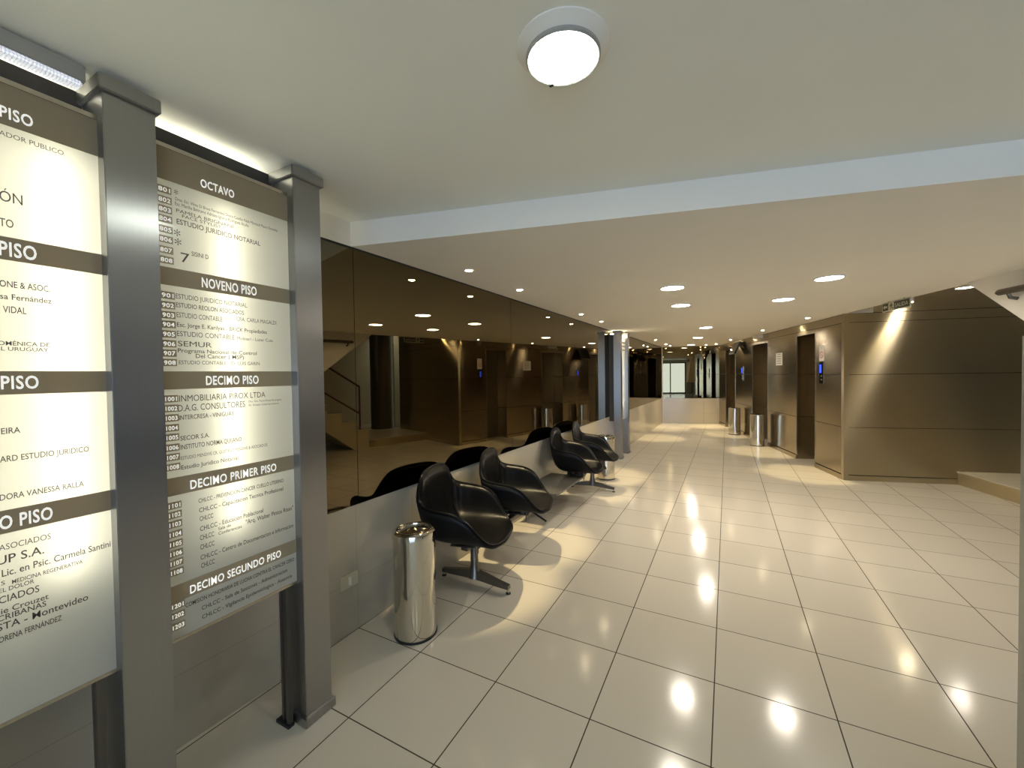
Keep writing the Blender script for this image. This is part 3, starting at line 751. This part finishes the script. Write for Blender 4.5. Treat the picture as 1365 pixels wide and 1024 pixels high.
def call_panel(t, label, z0, z1):
    c_ = thing('call_panel', label, 'lift call panel')
    MB().box(-.012, .0, t - .06, t + .06, z0, z1, KM, bev=.003).build('plate', 'chrome2', c_)
    MB().box(-.014, -.012, t + .0, t + .05, z1 - .17, z1 - .04, KM).build('display', 'blue', c_)
    for z in (z0 + .06, z0 + .12):
        MB().lathe([(0, .008), (.013, .007), (.014, 0)], seg=16, mx=lw(t, z, .012)).build('button', 'trim', c_)
call_panel(.62, 'steel lift call panel with blue display beside the first lift door', 1.38, 1.72)
call_panel(4.50, 'steel lift call panel with blue display below the tilted wall monitor', 1.36, 1.72)
mo = thing('wall_monitor', 'black monitor tilted down from the lift wall near the ceiling', 'monitor')
tm = KM @ Matrix.Translation((-.115, 4.72, 2.19)) @ Matrix.Rotation(math.radians(24), 4, 'Y')
MB().box(-.02, .02, -.24, .24, -.165, .165, tm, bev=.004).build('housing', 'black', mo)
MB().box(-.022, -.0195, -.225, .225, -.15, .15, tm).build('screen', 'screen', mo)
b = MB(); b.tube([KM @ Vector((0, 4.72, 2.24)), KM @ Vector((-.06, 4.72, 2.24)), KM @ Vector((-.10, 4.72, 2.20))], .018, 8); b.build('bracket', 'trim', mo)
em = thing('emergency_light', 'small pale box on the cornice above the middle lift door', 'emergency light')
MB().box(-.11, -.001, 3.12, 3.42, 2.315, 2.385, KM, bev=.006).build('case', 'white', em)
MB().tube([KM @ Vector((-.06, 3.42, 2.33)), KM @ Vector((-.05, 3.50, 2.33)), KM @ Vector((-.006, 3.53, 2.27))], .006, 6).build('cable', 'white', em)

# ------------------------------------------------------------------ stair at the right, seen in the mirrors
S0 = 1.34
struct(MB().box(S0, 4.2, -1.50, -.001, 0, .165, KM).build('trim_10', 'bronze'))
struct(MB().box(S0 - .012, 4.2, -1.50, -.001, .165, .178, KM).build('trim_11', 'marble'))
st = MB(); n_steps = 6
side = [(-1.50, 0), (-1.50, .40)]
for k in range(n_steps):
    side += [(-1.50 - .3 * (k + 1), .40 + .2 * k)]
    if k < n_steps - 1: side += [(-1.50 - .3 * (k + 1), .40 + .2 * (k + 1))]
side += [(-4.6, 1.40), (-4.6, 1.22), (-3.3, 1.12), (-1.84, 0)]
st.extrude([KM @ Vector((S0 + .01, t, z)) for t, z in side], KM.to_3x3() @ Vector((1.3, 0, 0)))
struct(st.build('trim_12', 'stairpaint'))
tr = MB()
for k in range(n_steps): tr.box(S0 - .015, S0 + 1.31, -1.50 - .3 * (k + 1), -1.475 - .3 * k, .40 + .2 * k, .425 + .2 * k, KM)
struct(tr.build('trim_13', 'marble'))
# upper flight over it: underside falls towards the viewer
up = MB(); up.extrude([KM @ Vector((0, t, z)) for t, z in ((-2.0, 2.42), (-2.0, 2.74), (-4.6, 2.74), (-4.6, .62 + .4), (-3.7, 1.08))], KM.to_3x3() @ Vector((1.28, 0, 0)))
struct(up.build('trim_14', 'ceiling'))
hr = thing('stair_handrail', 'dark red stair handrail with post, seen in the bronze mirror', 'handrail')
hz = lambda t, z: KM @ Vector((S0 + .05, t, z))
b = MB(); b.tube([hz(-1.68, .42), hz(-1.68, 1.37)], .02, 8); b.build('rail_post', 'rail', hr)
MB().tube([hz(-1.67, 1.37), hz(-3.6, 2.62)], .022, 8).build('top_rail', 'rail', hr)
MB().tube([hz(-1.68, .78), hz(-3.6, 2.05)], .018, 8).build('lower_rail', 'rail', hr)
wr = thing('wall_handrail', 'olive handrail end on the side of the upper flight, at the right edge', 'handrail')
b = MB(); b.tube([KM @ Vector((-.07, -2.42, 2.225)), KM @ Vector((-.07, -2.45, 2.225)), KM @ Vector((-.07, -4.3, 2.225))], [.01, .026, .026], 10); b.build('rail', 'alu', wr)
b = MB()
for t in (-2.52, -3.4): b.tube([KM @ Vector((-.001, t, 2.16)), KM @ Vector((-.05, t, 2.17)), KM @ Vector((-.07, t, 2.22))], .014, 8)
b.build('bracket', 'alu', wr)
tag(MB().lathe([(0, .179), (.32, .179), (.32, 2.74), (0, 2.74)], KP(-.25, 3.1), 40).build('round_column', 'column'), 'round dark steel column on the stair platform, seen in the mirror', 'column')
# upright panel at the right edge of the view
pr_ = thing('upright_panel', 'plain grey upright metal panel cut off by the right edge of the photo', 'panel', (.803, 1.60, 0))
MB().box(0, .30, 0, .25, .02, 1.69, bev=.008).build('body', 'pier', pr_); MB().box(.01, .29, .01, .24, 0, .02).build('plinth', 'black', pr_)
